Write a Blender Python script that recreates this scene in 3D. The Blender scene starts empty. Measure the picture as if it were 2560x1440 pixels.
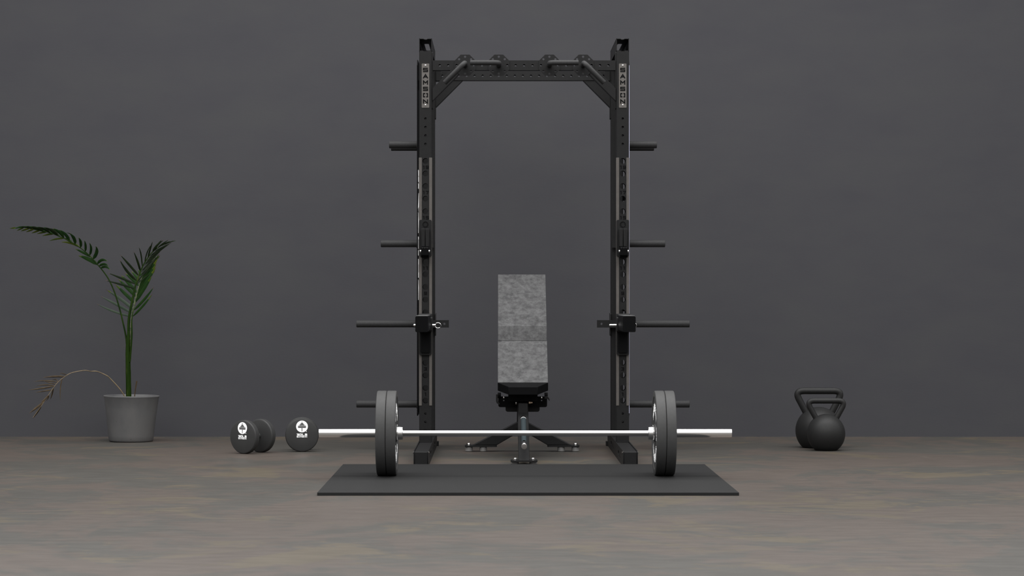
import bpy, math, random
from math import sin, cos, pi, radians
from mathutils import Vector, Matrix
from mathutils.geometry import tessellate_polygon

random.seed(4)
SC = bpy.context.scene
COL = SC.collection
CAMY = -12.766          # camera sits this far in front of the barbell, 0.98 m above the floor
FOC = 6000.0
CAMZ = 0.98

def W(px, py, y):
    """a point of the photograph at real depth y, in metres"""
    s = FOC / (y - CAMY)
    return Vector(((px - 1245.0) / s, y, CAMZ - (py - 735.0) / s))

# ------------------------------------------------------------------ materials
def mat(name, col, rough=0.5, metal=0.0, spec=0.3):
    m = bpy.data.materials.new(name); m.use_nodes = True
    b = m.node_tree.nodes['Principled BSDF']
    b.inputs['Base Color'].default_value = (*col, 1)
    b.inputs['Roughness'].default_value = rough
    b.inputs['Metallic'].default_value = metal
    b.inputs['Specular IOR Level'].default_value = spec
    return m

def noise_mix(m, stops, scale=5.0, detail=6.0, stretch=(1, 1, 1), bump=0.0, bump_scale=80.0, bump_dist=0.002, distortion=0.0, rough=0.6):
    nt = m.node_tree; N = nt.nodes; L = nt.links; b = N['Principled BSDF']
    tc = N.new('ShaderNodeTexCoord'); mp = N.new('ShaderNodeMapping'); mp.inputs['Scale'].default_value = stretch
    L.new(tc.outputs['Object'], mp.inputs['Vector'])
    nz = N.new('ShaderNodeTexNoise'); nz.inputs['Scale'].default_value = scale
    nz.inputs['Detail'].default_value = detail; nz.inputs['Roughness'].default_value = rough
    nz.inputs['Distortion'].default_value = distortion
    L.new(mp.outputs['Vector'], nz.inputs['Vector'])
    cr = N.new('ShaderNodeValToRGB'); e = cr.color_ramp.elements
    e[0].position = stops[0][0]; e[0].color = (*stops[0][1], 1)
    e[1].position = stops[-1][0]; e[1].color = (*stops[-1][1], 1)
    for p, c in stops[1:-1]:
        q = e.new(p); q.color = (*c, 1)
    L.new(nz.outputs['Fac'], cr.inputs['Fac']); L.new(cr.outputs['Color'], b.inputs['Base Color'])
    if bump:
        n2 = N.new('ShaderNodeTexNoise'); n2.inputs['Scale'].default_value = bump_scale; n2.inputs['Detail'].default_value = 5
        L.new(mp.outputs['Vector'], n2.inputs['Vector'])
        bp = N.new('ShaderNodeBump'); bp.inputs['Strength'].default_value = bump; bp.inputs['Distance'].default_value = bump_dist
        L.new(n2.outputs['Fac'], bp.inputs['Height']); L.new(bp.outputs['Normal'], b.inputs['Normal'])
    return m, nz, cr

STEEL = mat('black_powder_coat', (.016, .016, .0165), .45, 0, .14)
noise_mix(STEEL, [(.3, (0.0088, 0.0088, 0.0091)), (.7, (0.0105, 0.0105, 0.0107))], 60, 3, bump=.05, bump_scale=500, bump_dist=.0001)
DARK = mat('deep_black_paint', (.0035, .0035, .0038), .5, 0, .04)
TUBE = mat('textured_black_grip', (.030, .030, .031), .55, 0, .10)
noise_mix(TUBE, [(.3, (0.0231, 0.0231, 0.0237)), (.7, (0.0286, 0.0286, 0.0292))], 90, 4, bump=.05, bump_scale=400, bump_dist=.0001)
CHROME = mat('polished_chrome', (.93, .92, .91), .12, 1)
SATIN = mat('satin_steel', (.86, .85, .84), .14, 1)
KNURL = mat('knurled_chrome', (.90, .89, .88), .10, 1)
PLATEMETAL = mat('brushed_name_plate', (.165, .152, .142), .6, 0, .3)
noise_mix(PLATEMETAL, [(.3, (0.0756, 0.0698, 0.0648)), (.7, (0.0936, 0.0864, 0.0806))], 40, 3, (1, 1, 8))
STRIP = mat('warm_grey_guard', (.10, .092, .086), .6, 0, .25)
noise_mix(STRIP, [(.3, (0.0634, 0.0572, 0.0528)), (.7, (0.0757, 0.0695, 0.0642))], 30, 3)
RUBBER = mat('black_rubber', (.034, .034, .034), .62, 0, .2)
noise_mix(RUBBER, [(.3, (.036, .036, .036)), (.7, (.041, .041, .041))], 60, 4, bump=.03, bump_scale=400, bump_dist=.0001)
URETH = mat('black_urethane', (.024, .024, .024), .5, 0, .18)
noise_mix(URETH, [(.3, (.0270, .0270, .0270)), (.7, (.0295, .0295, .0295))], 30, 3)
IRON = mat('powder_coated_cast_iron', (.024, .024, .024), .48, 0, .15)
noise_mix(IRON, [(.3, (0.0111, 0.0111, 0.0111)), (.7, (0.0142, 0.0142, 0.0142))], 120, 4, bump=.05, bump_scale=350, bump_dist=.0001)
MATM = mat('charcoal_mat_rubber', (.042, .042, .042), .65, 0, .15)
noise_mix(MATM, [(.3, (0.0093, 0.0093, 0.0095)), (.7, (0.0104, 0.0104, 0.0105))], 25, 5, bump=.1, bump_scale=500, bump_dist=.0001)
LINER = mat('highlit_plastic_liner', (.055, .055, .055), .6, 0, .1)  # liner plastic, lightened to paint in the highlight along the arm's top edge
WHITE = mat('white_print', (.9, .9, .9), .5, 0, .3)
LAV = mat('lavender_edge_glint', (.30, .30, .40), .4, 0, .3)  # bluish reflected light on the panel edge, as a flat colour
GRIP = mat('grey_green_foam', (.021, .028, .031), .7, 0, .08)
CAPM = mat('grey_end_cap', (.13, .12, .115), .6, 0, .3)
FOOTR = mat('grey_rubber_foot', (.13, .127, .124), .6, 0, .3)
BRASS = mat('brass_bolt', (.5, .38, .28), .3, 1)
SOIL = mat('potting_soil', (.03, .024, .018), .9)
noise_mix(SOIL, [(.35, (.012, .010, .008)), (.65, (.06, .048, .035))], 80, 5, bump=.8, bump_scale=120, bump_dist=.006)

FABRIC = mat('mottled_grey_upholstery', (.11, .11, .11), .85, 0, .15)
_, nzf, _ = noise_mix(FABRIC, [(.33, (0.0285, 0.0285, 0.0294)), (.47, (0.0551, 0.0551, 0.0560)), (.64, (0.0855, 0.0855, 0.0864))], 27, 13, (1, 1, 1.0),
          bump=.25, bump_scale=300, bump_dist=.001, distortion=.2, rough=.75)

POT = mat('weathered_grey_ceramic', (.1, .1, .1), .5, 0, .3)
noise_mix(POT, [(.30, (0.0558, 0.0558, 0.0577)), (.5, (0.0725, 0.0716, 0.0716)), (.72, (0.0856, 0.0818, 0.0800))], 5, 4, (1, 1, .8), bump=.1, bump_scale=20, bump_dist=.004)
def add_specks(m, scale, thr, col):
    nt = m.node_tree; N = nt.nodes; L = nt.links; b = N['Principled BSDF']
    src = b.inputs['Base Color'].links[0].from_socket
    tc = N.new('ShaderNodeTexCoord')
    v = N.new('ShaderNodeTexNoise'); v.inputs['Scale'].default_value = scale; v.inputs['Detail'].default_value = 2
    L.new(tc.outputs['Object'], v.inputs['Vector'])
    mr = N.new('ShaderNodeMapRange'); mr.inputs['From Min'].default_value = thr; mr.inputs['From Max'].default_value = thr + .02
    L.new(v.outputs['Fac'], mr.inputs['Value'])
    mx = N.new('ShaderNodeMix'); mx.data_type = 'RGBA'
    L.new(mr.outputs['Result'], mx.inputs['Factor']); L.new(src, mx.inputs['A']); mx.inputs['B'].default_value = (*col, 1)
    L.new(mx.outputs['Result'], b.inputs['Base Color'])
add_specks(POT, 38, .735, (.02, .018, .015))

CANE = mat('green_palm_cane', (.02, .06, .01), .55, 0, .05)
noise_mix(CANE, [(.35, (0.0042, 0.0130, 0.0014)), (.6, (0.0100, 0.0230, 0.0020)), (.8, (0.0400, 0.0480, 0.0120))], 6, 4, (6, 6, 1))
LEAFD = mat('dark_green_leaf', (.008, .015, .005), .55, 0, .06)
noise_mix(LEAFD, [(.3, (.0035, .0070, .0025)), (.7, (.0075, .0130, .0040))], 18, 3)
LEAFG = mat('green_leaf', (.02, .06, .012), .55, 0, .07)
noise_mix(LEAFG, [(.3, (.0060, .021, .0060)), (.7, (.0150, .038, .0070))], 14, 3)
LEAFL = mat('pale_green_leaf', (.06, .09, .06), .45, 0, .2)
noise_mix(LEAFL, [(.3, (.020, .034, .021)), (.7, (.042, .058, .040))], 12, 3)
LEAFY = mat('yellow_green_leaf_tip', (.11, .14, .01), .5, 0, .12)
noise_mix(LEAFY, [(.3, (.024, .048, .005)), (.7, (.060, .075, .008))], 14, 3)
LEAFB = mat('brown_leaf_tip', (.05, .03, .02), .7)
STALK = mat('pale_spotted_stalk', (.12, .14, .06), .6)
noise_mix(STALK, [(.35, (.015, .028, .011)), (.6, (.085, .095, .045))], 90, 3)
DRY = mat('dry_brown_leaf', (.10, .062, .025), .8)
noise_mix(DRY, [(.3, (0.0210, 0.0126, 0.0056)), (.7, (0.0560, 0.0364, 0.0147))], 30, 3)
DRYST = mat('dry_tan_stalk', (.24, .18, .11), .7)
noise_mix(DRYST, [(.3, (.065, .046, .024)), (.6, (.160, .120, .070))], 25, 3)

# floor and wall
FLOOR = mat('stained_concrete', (.08, .075, .07), .5, 0, .25)
def build_floor_mat(m):
    nt = m.node_tree; N = nt.nodes; L = nt.links; b = N['Principled BSDF']
    tc = N.new('ShaderNodeTexCoord')
    def nz(scale, detail, rough, dist, off, stretch=(1, 1, 1)):
        mp = N.new('ShaderNodeMapping'); mp.inputs['Location'].default_value = off; mp.inputs['Scale'].default_value = stretch
        L.new(tc.outputs['Object'], mp.inputs['Vector'])
        n = N.new('ShaderNodeTexNoise'); n.inputs['Scale'].default_value = scale; n.inputs['Detail'].default_value = detail
        n.inputs['Roughness'].default_value = rough; n.inputs['Distortion'].default_value = dist
        L.new(mp.outputs['Vector'], n.inputs['Vector']); return n
    def ramp(n, a, bb):
        mr = N.new('ShaderNodeMapRange'); mr.inputs['From Min'].default_value = a; mr.inputs['From Max'].default_value = bb
        L.new(n.outputs['Fac'], mr.inputs['Value']); return mr.outputs['Result']
    def mix(fac, A, B, blend='MIX'):
        mx = N.new('ShaderNodeMix'); mx.data_type = 'RGBA'; mx.blend_type = blend
        if isinstance(fac, float): mx.inputs['Factor'].default_value = fac
        else: L.new(fac, mx.inputs['Factor'])
        for k, v in (('A', A), ('B', B)):
            if isinstance(v, tuple): mx.inputs[k].default_value = (*v, 1)
            else: L.new(v, mx.inputs[k])
        return mx.outputs['Result']
    GREY = (0.0402, 0.0378, 0.0333); PINK = (0.0515, 0.0421, 0.0358); TAN = (0.0586, 0.0489, 0.0353); LIGHT = (0.0832, 0.0714, 0.0558)
    c = mix(ramp(nz(1.25, 12, .72, .5, (3, 1, 0), (1, .75, 1)), .47, .535), GREY, PINK)
    c = mix(ramp(nz(1.5, 12, .76, .6, (9, 4, 0), (.8, .8, 1)), .545, .60), c, TAN)
    lf = N.new('ShaderNodeMath'); lf.operation = 'MULTIPLY'; lf.inputs[1].default_value = .6
    L.new(ramp(nz(3.2, 12, .8, .8, (1, 7, 0)), .625, .67), lf.inputs[0])
    c = mix(lf.outputs[0], c, LIGHT)
    d = ramp(nz(.45, 4, .55, .3, (5, 5, 0)), .3, .7)
    g = N.new('ShaderNodeMapRange'); g.inputs['To Min'].default_value = .90; g.inputs['To Max'].default_value = 1.10
    L.new(d, g.inputs['Value'])
    c2 = N.new('ShaderNodeVectorMath'); c2.operation = 'SCALE'; L.new(c, c2.inputs[0]); L.new(g.outputs['Result'], c2.inputs['Scale'])
    fine = N.new('ShaderNodeMapRange'); fine.inputs['To Min'].default_value = .88; fine.inputs['To Max'].default_value = 1.12
    fn = nz(9, 8, .7, 0, (0, 0, 0), (.6, 1.6, 1)); L.new(ramp(fn, .3, .7), fine.inputs['Value'])
    c3 = N.new('ShaderNodeVectorMath'); c3.operation = 'SCALE'; L.new(c2.outputs[0], c3.inputs[0]); L.new(fine.outputs['Result'], c3.inputs['Scale'])
    L.new(c3.outputs[0], b.inputs['Base Color'])
    rr = N.new('ShaderNodeMapRange'); rr.inputs['To Min'].default_value = .40; rr.inputs['To Max'].default_value = .58
    L.new(fn.outputs['Fac'], rr.inputs['Value']); L.new(rr.outputs['Result'], b.inputs['Roughness'])
    bp = N.new('ShaderNodeBump'); bp.inputs['Strength'].default_value = .10; bp.inputs['Distance'].default_value = .002
    L.new(nz(14, 6, .6, 0, (2, 2, 0)).outputs['Fac'], bp.inputs['Height']); L.new(bp.outputs['Normal'], b.inputs['Normal'])
build_floor_mat(FLOOR)
WALL = mat('dark_grey_plaster', (.062, .062, .066), .8, 0, .15)
noise_mix(WALL, [(.25, (0.0375, 0.0373, 0.0425)), (.5, (0.0407, 0.0405, 0.0447)), (.75, (0.0433, 0.0434, 0.0460))], 1.6, 8, (1, 1, 2.2),
          bump=.16, bump_scale=45, bump_dist=.002, rough=.6)

# ------------------------------------------------------------------ mesh builder
class MB:
    def __init__(s): s.v = []; s.f = []; s.m = []; s.cur = 0
    def slot(s, i): s.cur = i; return s
    def add(s, vs, fs):
        o = len(s.v); s.v += [Vector(p) for p in vs]
        for f in fs: s.f.append([o + i for i in f]); s.m.append(s.cur)
        return s
    def box(s, x0, x1, y0, y1, z0, z1):
        vs = [(x0,y0,z0),(x1,y0,z0),(x1,y1,z0),(x0,y1,z0),(x0,y0,z1),(x1,y0,z1),(x1,y1,z1),(x0,y1,z1)]
        return s.add(vs, [(0,3,2,1),(4,5,6,7),(0,1,5,4),(1,2,6,5),(2,3,7,6),(3,0,4,7)])
    def prism(s, outer, holes, fn0, fn1):
        """outer / holes: lists of (u,v); fn0, fn1 map (u,v) to the two faces"""
        loops = [list(outer)] + [list(h) for h in holes]
        tris = tessellate_polygon([[Vector((u, v, 0)) for u, v in l] for l in loops])
        flat = [p for l in loops for p in l]; n = len(flat)
        vs = [fn0(u, v) for u, v in flat] + [fn1(u, v) for u, v in flat]
        fs = []
        for t in tris: fs.append(tuple(t)); fs.append((t[2] + n, t[1] + n, t[0] + n))
        o = 0
        for l in loops:
            k = len(l)
            for i in range(k):
                a, b = o + i, o + (i + 1) % k
                fs.append((a, b, b + n, a + n))
            o += k
        return s.add(vs, fs)
    def slab_y(s, outer, y0, y1, holes=()):      # outline in x,z, thick in y
        return s.prism(outer, holes, lambda u, v: (u, y0, v), lambda u, v: (u, y1, v))
    def slab_x(s, outer, x0, x1, holes=()):      # outline in y,z
        return s.prism(outer, holes, lambda u, v: (x0, u, v), lambda u, v: (x1, u, v))
    def slab_z(s, outer, z0, z1, holes=()):      # outline in x,y
        return s.prism(outer, holes, lambda u, v: (u, v, z0), lambda u, v: (u, v, z1))
    def sweep(s, pts, r, n=20, cap=True, profile=None, up=None):
        """tube along pts; r a number or list; profile: list of (a,b) for a non-round section"""
        pts = [Vector(p) for p in pts]; k = len(pts)
        rs = r if isinstance(r, (list, tuple)) else [r] * k
        tans = []
        for i in range(k):
            a = pts[max(i - 1, 0)]; b = pts[min(i + 1, k - 1)]; tans.append((b - a).normalized())
        t = tans[0]; u = Vector(up) if up else (Vector((0, 0, 1)) if abs(t.z) < .9 else Vector((1, 0, 0)))
        u = (u - t * u.dot(t)).normalized(); rings = []
        for i in range(k):
            t = tans[i]; u = (u - t * u.dot(t)).normalized(); w = t.cross(u)
            if profile: rings.append([pts[i] + u * (a * rs[i]) + w * (b * rs[i]) for a, b in profile])
            else: rings.append([pts[i] + (u * cos(2*pi*j/n) + w * sin(2*pi*j/n)) * rs[i] for j in range(n)])
        m = len(rings[0]); vs = [p for ring in rings for p in ring]; fs = []
        for i in range(k - 1):
            for j in range(m):
                a = i*m + j; b = i*m + (j+1) % m
                fs.append((a, b, b + m, a + m))
        if cap: fs.append(tuple(reversed(range(m)))); fs.append(tuple(range((k-1)*m, k*m)))
        return s.add(vs, fs)
    def cyl(s, p0, p1, r, n=24): return s.sweep([p0, p1], r, n)
    def lathe(s, prof, origin, axis, n=48, closed=False):
        """prof: list of (radius, distance along axis)"""
        o = Vector(origin); ax = Vector(axis).normalized()
        u = Vector((0, 0, 1)) if abs(ax.z) < .9 else Vector((1, 0, 0))
        u = (u - ax * u.dot(ax)).normalized(); w = ax.cross(u)
        vs = []; m = len(prof); fs = []
        for r, h in prof:
            for j in range(n):
                a = 2*pi*j/n; vs.append(o + ax*h + (u*cos(a) + w*sin(a)) * r)
        last = m if closed else m - 1
        for i in range(last):
            for j in range(n):
                a = i*n + j; b = i*n + (j+1) % n; c = ((i+1) % m)*n + (j+1) % n; d = ((i+1) % m)*n + j
                fs.append((a, b, c, d))
        if not closed:
            fs.append(tuple(reversed(range(n)))); fs.append(tuple(range((m-1)*n, m*n)))
        return s.add(vs, fs)

def rrect(x0, x1, z0, z1, r, n=5):
    r = max(r, 1e-5); out = []
    for cx, cz, a0 in ((x1-r, z1-r, 0), (x0+r, z1-r, 90), (x0+r, z0+r, 180), (x1-r, z0+r, 270)):
        for i in range(n + 1):
            a = radians(a0 + 90*i/n); out.append((cx + r*cos(a), cz + r*sin(a)))
    return out
def circ(cx, cz, r, n=24): return [(cx + r*cos(2*pi*i/n), cz + r*sin(2*pi*i/n)) for i in range(n)]

ROOTLOC = {}
def build(name, mb, mats, parent=None, bevel=0, smooth=35, label=None, seg=2):
    import bmesh
    if not isinstance(mats, (list, tuple)): mats = [mats]
    off = Vector((0, 0, 0)); p = parent
    if p is not None: off = ROOTLOC[p.name]
    me = bpy.data.meshes.new(name)
    me.from_pydata([v - off for v in mb.v], [], mb.f)
    for m in mats: me.materials.append(m)
    for i, pl in enumerate(me.polygons): pl.material_index = mb.m[i]; pl.use_smooth = True
    bm = bmesh.new(); bm.from_mesh(me)
    bmesh.ops.remove_doubles(bm, verts=bm.verts, dist=1e-6)
    bmesh.ops.recalc_face_normals(bm, faces=bm.faces); bm.to_mesh(me); bm.free()
    me.set_sharp_from_angle(angle=radians(smooth))
    o = bpy.data.objects.new(name, me); COL.objects.link(o)
    if parent is not None: o.parent = parent; ROOTLOC[o.name] = off
    else: ROOTLOC[o.name] = Vector((0, 0, 0))
    if bevel:
        bv = o.modifiers.new('bevel', 'BEVEL'); bv.width = bevel; bv.segments = seg; bv.limit_method = 'ANGLE'; bv.angle_limit = radians(40)
        bv.harden_normals = False
    if label: o['label'] = label
    return o
def thing(name, label, cat, loc, group=None):
    o = bpy.data.objects.new(name, None); COL.objects.link(o); o.location = loc; o.empty_display_size = .1
    o['label'] = label; o['category'] = cat
    if group: o['group'] = group
    ROOTLOC[o.name] = Vector(loc); return o
def tag(o, label, cat, group=None):
    o['label'] = label; o['category'] = cat
    if group: o['group'] = group
    return o
def copy_tree(o, parent=None):
    c = o.copy(); COL.objects.link(c)
    if parent is not None: c.parent = parent
    for ch in [q for q in list(COL.objects) if q.parent == o]: copy_tree(ch, c)
    return c

# ------------------------------------------------------------------ block lettering
GLY = {
 'S': [[(1,1),(0,1),(0,.5),(1,.5),(1,0),(0,0)]], 'A': [[(0,0),(.5,1),(1,0)],[(.24,.3),(.76,.3)]],
 'M': [[(0,0),(0,1),(.5,.4),(1,1),(1,0)]], 'O': [[(.3,1),(0,1),(0,0),(.3,0)],[(.7,1),(1,1),(1,0),(.7,0)]],
 'N': [[(0,0),(0,1),(1,0),(1,1)]], 'L': [[(0,1),(0,0),(1,0)]], 'B': [[(0,0),(0,1),(.92,1),(.92,.55),(0,.55)],[(.92,.5),(1,.5),(1,0),(0,0)]],
 '0': [[(0,0),(0,1),(1,1),(1,0),(0,0)]], '1': [[(.28,1),(.6,1),(.6,0)]], '3': [[(0,1),(1,1),(1,0),(0,0)],[(.25,.52),(.9,.52)]],
 '4': [[(0,1),(0,.42),(1,.42)],[(1,1),(1,0)]],
 '5': [[(1,1),(0,1),(0,.56),(1,.56),(1,0),(0,0)]], '7': [[(0,1),(1,1),(.45,0)]], '9': [[(.70,.45),(0,.45),(0,1),(1,1),(1,0),(0,0)]],
}
def glyph(mb, ch, u0, v0, w, h, t, fn0, fn1, sub=1):
    """one letter in the box u0..u0+w, v0..v0+h with mitred strokes of width t"""
    for li, line in enumerate(GLY[ch]):
        P = [Vector((u0 + t/2 + p[0]*(w - t), v0 + t/2 + p[1]*(h - t))) for p in line]
        closed = (P[0] - P[-1]).length < 1e-9
        if closed: P = P[:-1]
        n = len(P)
        D = []
        for k in range(n if closed else n - 1): D.append((P[(k+1) % n] - P[k]).normalized())
        L, R = [], []
        for k in range(n):
            if not closed and k == 0: d = D[0]; m = Vector((-d.y, d.x))*t/2; c = P[0] - d*t/2*(.98 if li == 0 else .2)
            elif not closed and k == n-1: d = D[-1]; m = Vector((-d.y, d.x))*t/2; c = P[-1] + d*t/2*(.98 if li == 0 else .2)
            else:
                a, b = D[k-1], D[k]; na = Vector((-a.y, a.x)); nb = Vector((-b.y, b.x)); m = (na + nb).normalized()
                m = m*(t/2)/max(m.dot(na), .38); c = P[k]
            L.append(c + m); R.append(c - m)
        rng = range(n) if closed else range(n - 1)
        for k in rng:
            k2 = (k+1) % n
            for q in range(sub):
                f, g = q/sub, (q+1)/sub
                quad = [R[k].lerp(R[k2], f), R[k].lerp(R[k2], g), L[k].lerp(L[k2], g), L[k].lerp(L[k2], f)]
                e = li*.07
                lo = [fn0(c.x, c.y) for c in quad]; hi = [Vector(fn1(c.x, c.y)) for c in quad]
                lo, hi = [Vector(a) - (b - Vector(a))*e for a, b in zip(lo, hi)], [Vector(a) + (b - Vector(a))*(1 + e) for a, b in zip(lo, hi)]
                fs = [(0,1,2,3),(7,6,5,4),(0,4,5,1),(2,6,7,3)]
                if not closed and k == 0 and q == 0: fs.append((3,7,4,0))
                if not closed and k == n-2 and q == sub-1: fs.append((1,5,6,2))
                mb.add(lo + hi, fs)

# ------------------------------------------------------------------ setting
fl = build('floor', MB().box(-14, 14, -16, 3.718, -.12, 0), FLOOR); fl['kind'] = 'structure'
WALL_H = 6.0
wl = build('wall_back', MB().box(-14, 14, 3.718, 3.95, -.12, WALL_H), WALL); wl['kind'] = 'structure'

mt = build('floor_mat', MB().box(-.8786, 1.1714, -1.104, .842, 0, .0155), MATM, bevel=.0012)
tag(mt, 'large flat charcoal rubber mat lying on the floor under the loaded barbell', 'mat')

# ------------------------------------------------------------------ power rack
XC = .1572; PW = .0381
RACKX = [(-1, XC - .594), (1, XC + .594)]
rack = thing('power_rack', 'tall black steel half rack with grey name plates and weight pegs against the wall', 'rack', (XC, 1.7, 0))

def hollow_post(mb, cx, y0, y1, z0, z1, fholes, r=.005, t=.004, axis='z'):
    hx = PW
    f = [(cx - hx + r, z0), (cx + hx - r, z0), (cx + hx - r, z1), (cx - hx + r, z1)]
    hs = [circ(cx, z, rr, n) for z, rr, n in fholes]
    mb.slab_y(f, y0, y0 + t, hs); mb.slab_y(f, y1 - t, y1, hs)
    g = [(y0 + r, z0), (y1 - r, z0), (y1 - r, z1), (y0 + r, z1)]
    mb.slab_x(g, cx - hx, cx - hx + t); mb.slab_x(g, cx + hx - t, cx + hx)
    for sx, sy in ((-1,-1),(1,-1),(1,1),(-1,1)):
        px = cx + sx*(hx - r); py = (y0 + r) if sy < 0 else (y1 - r)
        arc = []
        for i in range(5):
            a = (pi/2)*i/4; arc.append((px + sx*r*cos(a), py + sy*r*sin(a)))
        arc += [(px, py + sy*(r-t)), (px + sx*(r-t), py)]
        mb.slab_z(arc, z0, z1)

def zf(y, s=415.5): return CAMZ - (y - 735)/s
big = [(zf(402.3 + 31.52*k, 415), .0172, 28) for k in range(20)]
small = [(zf(296.7 + 21.1*k, 415), .0075, 16) for k in range(4)] + [(zf(770 + 1355*.1944 - 0 + 21*k, 415), .0075, 16) for k in range(3)]
FRONT_Y0, FRONT_Y1 = 1.692, 1.768
REAR_Y0, REAR_Y1 = 2.386, 2.462
for sd, cx in RACKX:
    mb = MB(); hollow_post(mb, cx, FRONT_Y0, FRONT_Y1, .084, 2.4427, big + small)
    build('front_upright', mb, STEEL, rack)
    mb = MB(); hollow_post(mb, cx, REAR_Y0, REAR_Y1, .084, 2.4427, [(.3 + .1*k, .0075, 14) for k in range(20)])
    build('rear_upright', mb, STEEL, rack)
    # guard strips beside the large holes
    for q in (-1, 1):
        a, b = sorted((cx + q*.0222, cx + q*.0396))
        build('guard_strip', MB().box(a, b, 1.688, 1.6925, .3076, 1.8007), STRIP, rack, bevel=.001, label='warm grey flat guard strip')
    # hole numbers
    for n in (19, 17, 15, 13, 11, 9, 7, 5, 3, 1):
        zc = zf(418.3 + (19 - n)/2*63.0, 415); st = str(n); h = .0205; w = .0175; t = .0048
        tot = w*len(st) + .003*(len(st)-1); mb = MB()
        for i, ch in enumerate(st):
            glyph(mb, ch, cx - tot/2 + i*(w + .003), zc - h/2, w, h, t, lambda u, v: (u, 1.6912, v), lambda u, v: (u, 1.6925, v))
        build('hole_number', mb, DARK, rack)
    # name plate
    pl = build('name_plate', MB().slab_y(rrect(cx - .0228, cx + .0228, 2.102, 2.368, .004), 1.689, 1.692), PLATEMETAL, rack,
               label='grey metal plate lettered vertically in black')
    mb = MB()
    for i, ch in enumerate('SAMSON'):
        zc = CAMZ + (735 - (80 + (615 + 103.4*i)/6.547))/415.7
        glyph(mb, ch, cx - .0152, zc - .0128, .0304, .0256, .0062, lambda u, v: (u, 1.688, v), lambda u, v: (u, 1.6893, v))
    build('lettering', mb, DARK, pl)
    for zz in (zf(162.5, 415.7), zf(261.8, 415.7)):
        build('rivet', MB().lathe([(.0052, 0), (.0050, .0010), (.0036, .0026), (.0015, .0034)], (cx, 1.6892, zz), (0, -1, 0), 16), CHROME, pl)
    # hollow top tube running front to back, slot in its roof, notched ends
    z0, z1, t = 2.4427, 2.5190, .0035
    ax0, ax1 = cx - PW, cx + PW
    mb = MB(); y0, y1 = FRONT_Y0, REAR_Y1
    notch = [(cx + .013*cos(pi - pi*i/8), y0 + .011*sin(pi*i/8)) for i in range(9)]
    notch = [(cx + .012*cos(pi - pi*i/8), y0 + .05*sin(pi*i/8)) for i in range(9)]
    outl = [(ax0, y0)] + notch + [(ax1, y0), (ax1, y1), (ax0, y1)]
    slot = rrect(cx - .016, cx + .012, 1.975, 2.40, .0135)
    mb.slab_z(outl, z1 - t, z1, [slot]); mb.slab_z(outl, z0, z0 + t)
    mb.box(ax0, ax0 + t, y0, y1, z0, z1); mb.box(ax1 - t, ax1, y0, y1, z0, z1)
    build('top_tube', mb, STEEL, rack)
    # inner mounting plates of the crossmembers
    s = -sd
    a, b = sorted((cx + s*PW, cx + s*(PW + .006)))
    build('mounting_plate', MB().slab_x(rrect(FRONT_Y0 + .012, FRONT_Y1 - .004, 2.096, 2.44, .006), a, b), STEEL, rack)
    build('mounting_plate', MB().slab_x(rrect(REAR_Y0 + .004, REAR_Y1, 2.086, 2.44, .006), a, b), STEEL, rack)
    # knee braces (square tube at 45 degrees)
    ix = cx + s*PW
    for (yy0, yy1, low, wd, zb) in ((FRONT_Y0 + .004, FRONT_Y1 - .012, .189, .077, 2.3286), (REAR_Y0 + .004, REAR_Y1 - .012, .177, .085, 2.3292)):
        # low = distance from upright where the lower edge meets the beam, wd = width measured along the beam
        hi = low - wd
        o = [(ix + s*low, zb), (ix + s*hi, zb), (ix + s*.001, zb - hi), (ix + s*.001, zb - low)]
        build('knee_brace', MB().slab_y(o, yy0, yy1), STEEL, rack, bevel=.003)
    # side storage panel outside the uprights
    px = cx + sd*.0650
    pa, pb = sorted((px, px + sd*.005))
    outl = [(2.24, .235), (2.26, .2175), (2.70, .2175), (2.70, 2.4475), (2.28, 2.4475), (2.24, 2.41)]
    pn = build('side_panel', MB().slab_x(outl, pa, pb), DARK, rack)
    for zz in (.26, .9, 1.6, 2.3):
        ca, cb = sorted((cx + sd*PW, px))
        build('panel_spacer', MB().box(ca, cb, 2.40, 2.44, zz - .03, zz + .03), DARK, rack)
    if sd < 0:
        mb = MB()
        for i, ch in enumerate('SAMSON'):
            zt = CAMZ + (735 - (420 + 56*i))/400.
            glyph(mb, ch, 2.31, zt - .125, .20, .118, .034, lambda u, v: (pb, u, v), lambda u, v: (pb + .0015, u, v))
        build('lettering', mb, WHITE, pn, label='white vertical lettering on the panel')
    else:
        build('painted_edge_glint', MB().box(pa - .0005, pb + .0006, 2.233, 2.2415, .235, 2.41), LAV, pn, label='pale lavender reflection painted along the panel edge')  # bright reflection on the black panel's front edge, put in as a pale strip
    # weight pegs
    for (zz, ext, yy) in ((1.920, .843, 2.347), (1.920, .843, 2.62), (1.297, .895, 2.347), (.792, 1.049, 2.347), (.2873, 1.049, 2.347)):
        x_in = cx + sd*.07; x_out = XC + sd*ext
        L = abs(x_out - x_in); r = .0224
        mb = MB().lathe([(r*1.25, 0), (r*1.25, .006), (r, .007), (r, L - .004), (r - .0012, L - .0012), (r - .004, L)], (x_in, yy, zz), (sd, 0, 0), 32)
        build('weight_peg', mb, TUBE, rack)
    # inner ends of the adjustable peg bars
    for (zz, inner, yy, hh) in ((.792, .467, 2.347, .0233), (1.297, .561, 2.347, .026)):
        xa, xb = sorted((cx + sd*.066, XC + sd*inner))
        holes = [circ(XC + sd*(inner + .028), zz, .0075, 16)] if zz < 1 else []
        build('peg_bar', MB().slab_y([(xa, zz - hh), (xb, zz - hh), (xb, zz + hh), (xa, zz + hh)], yy - .023, yy + .023, holes), STEEL, rack)
    ba, bb = sorted((cx - sd*(PW), cx - sd*(PW + .006)))
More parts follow.
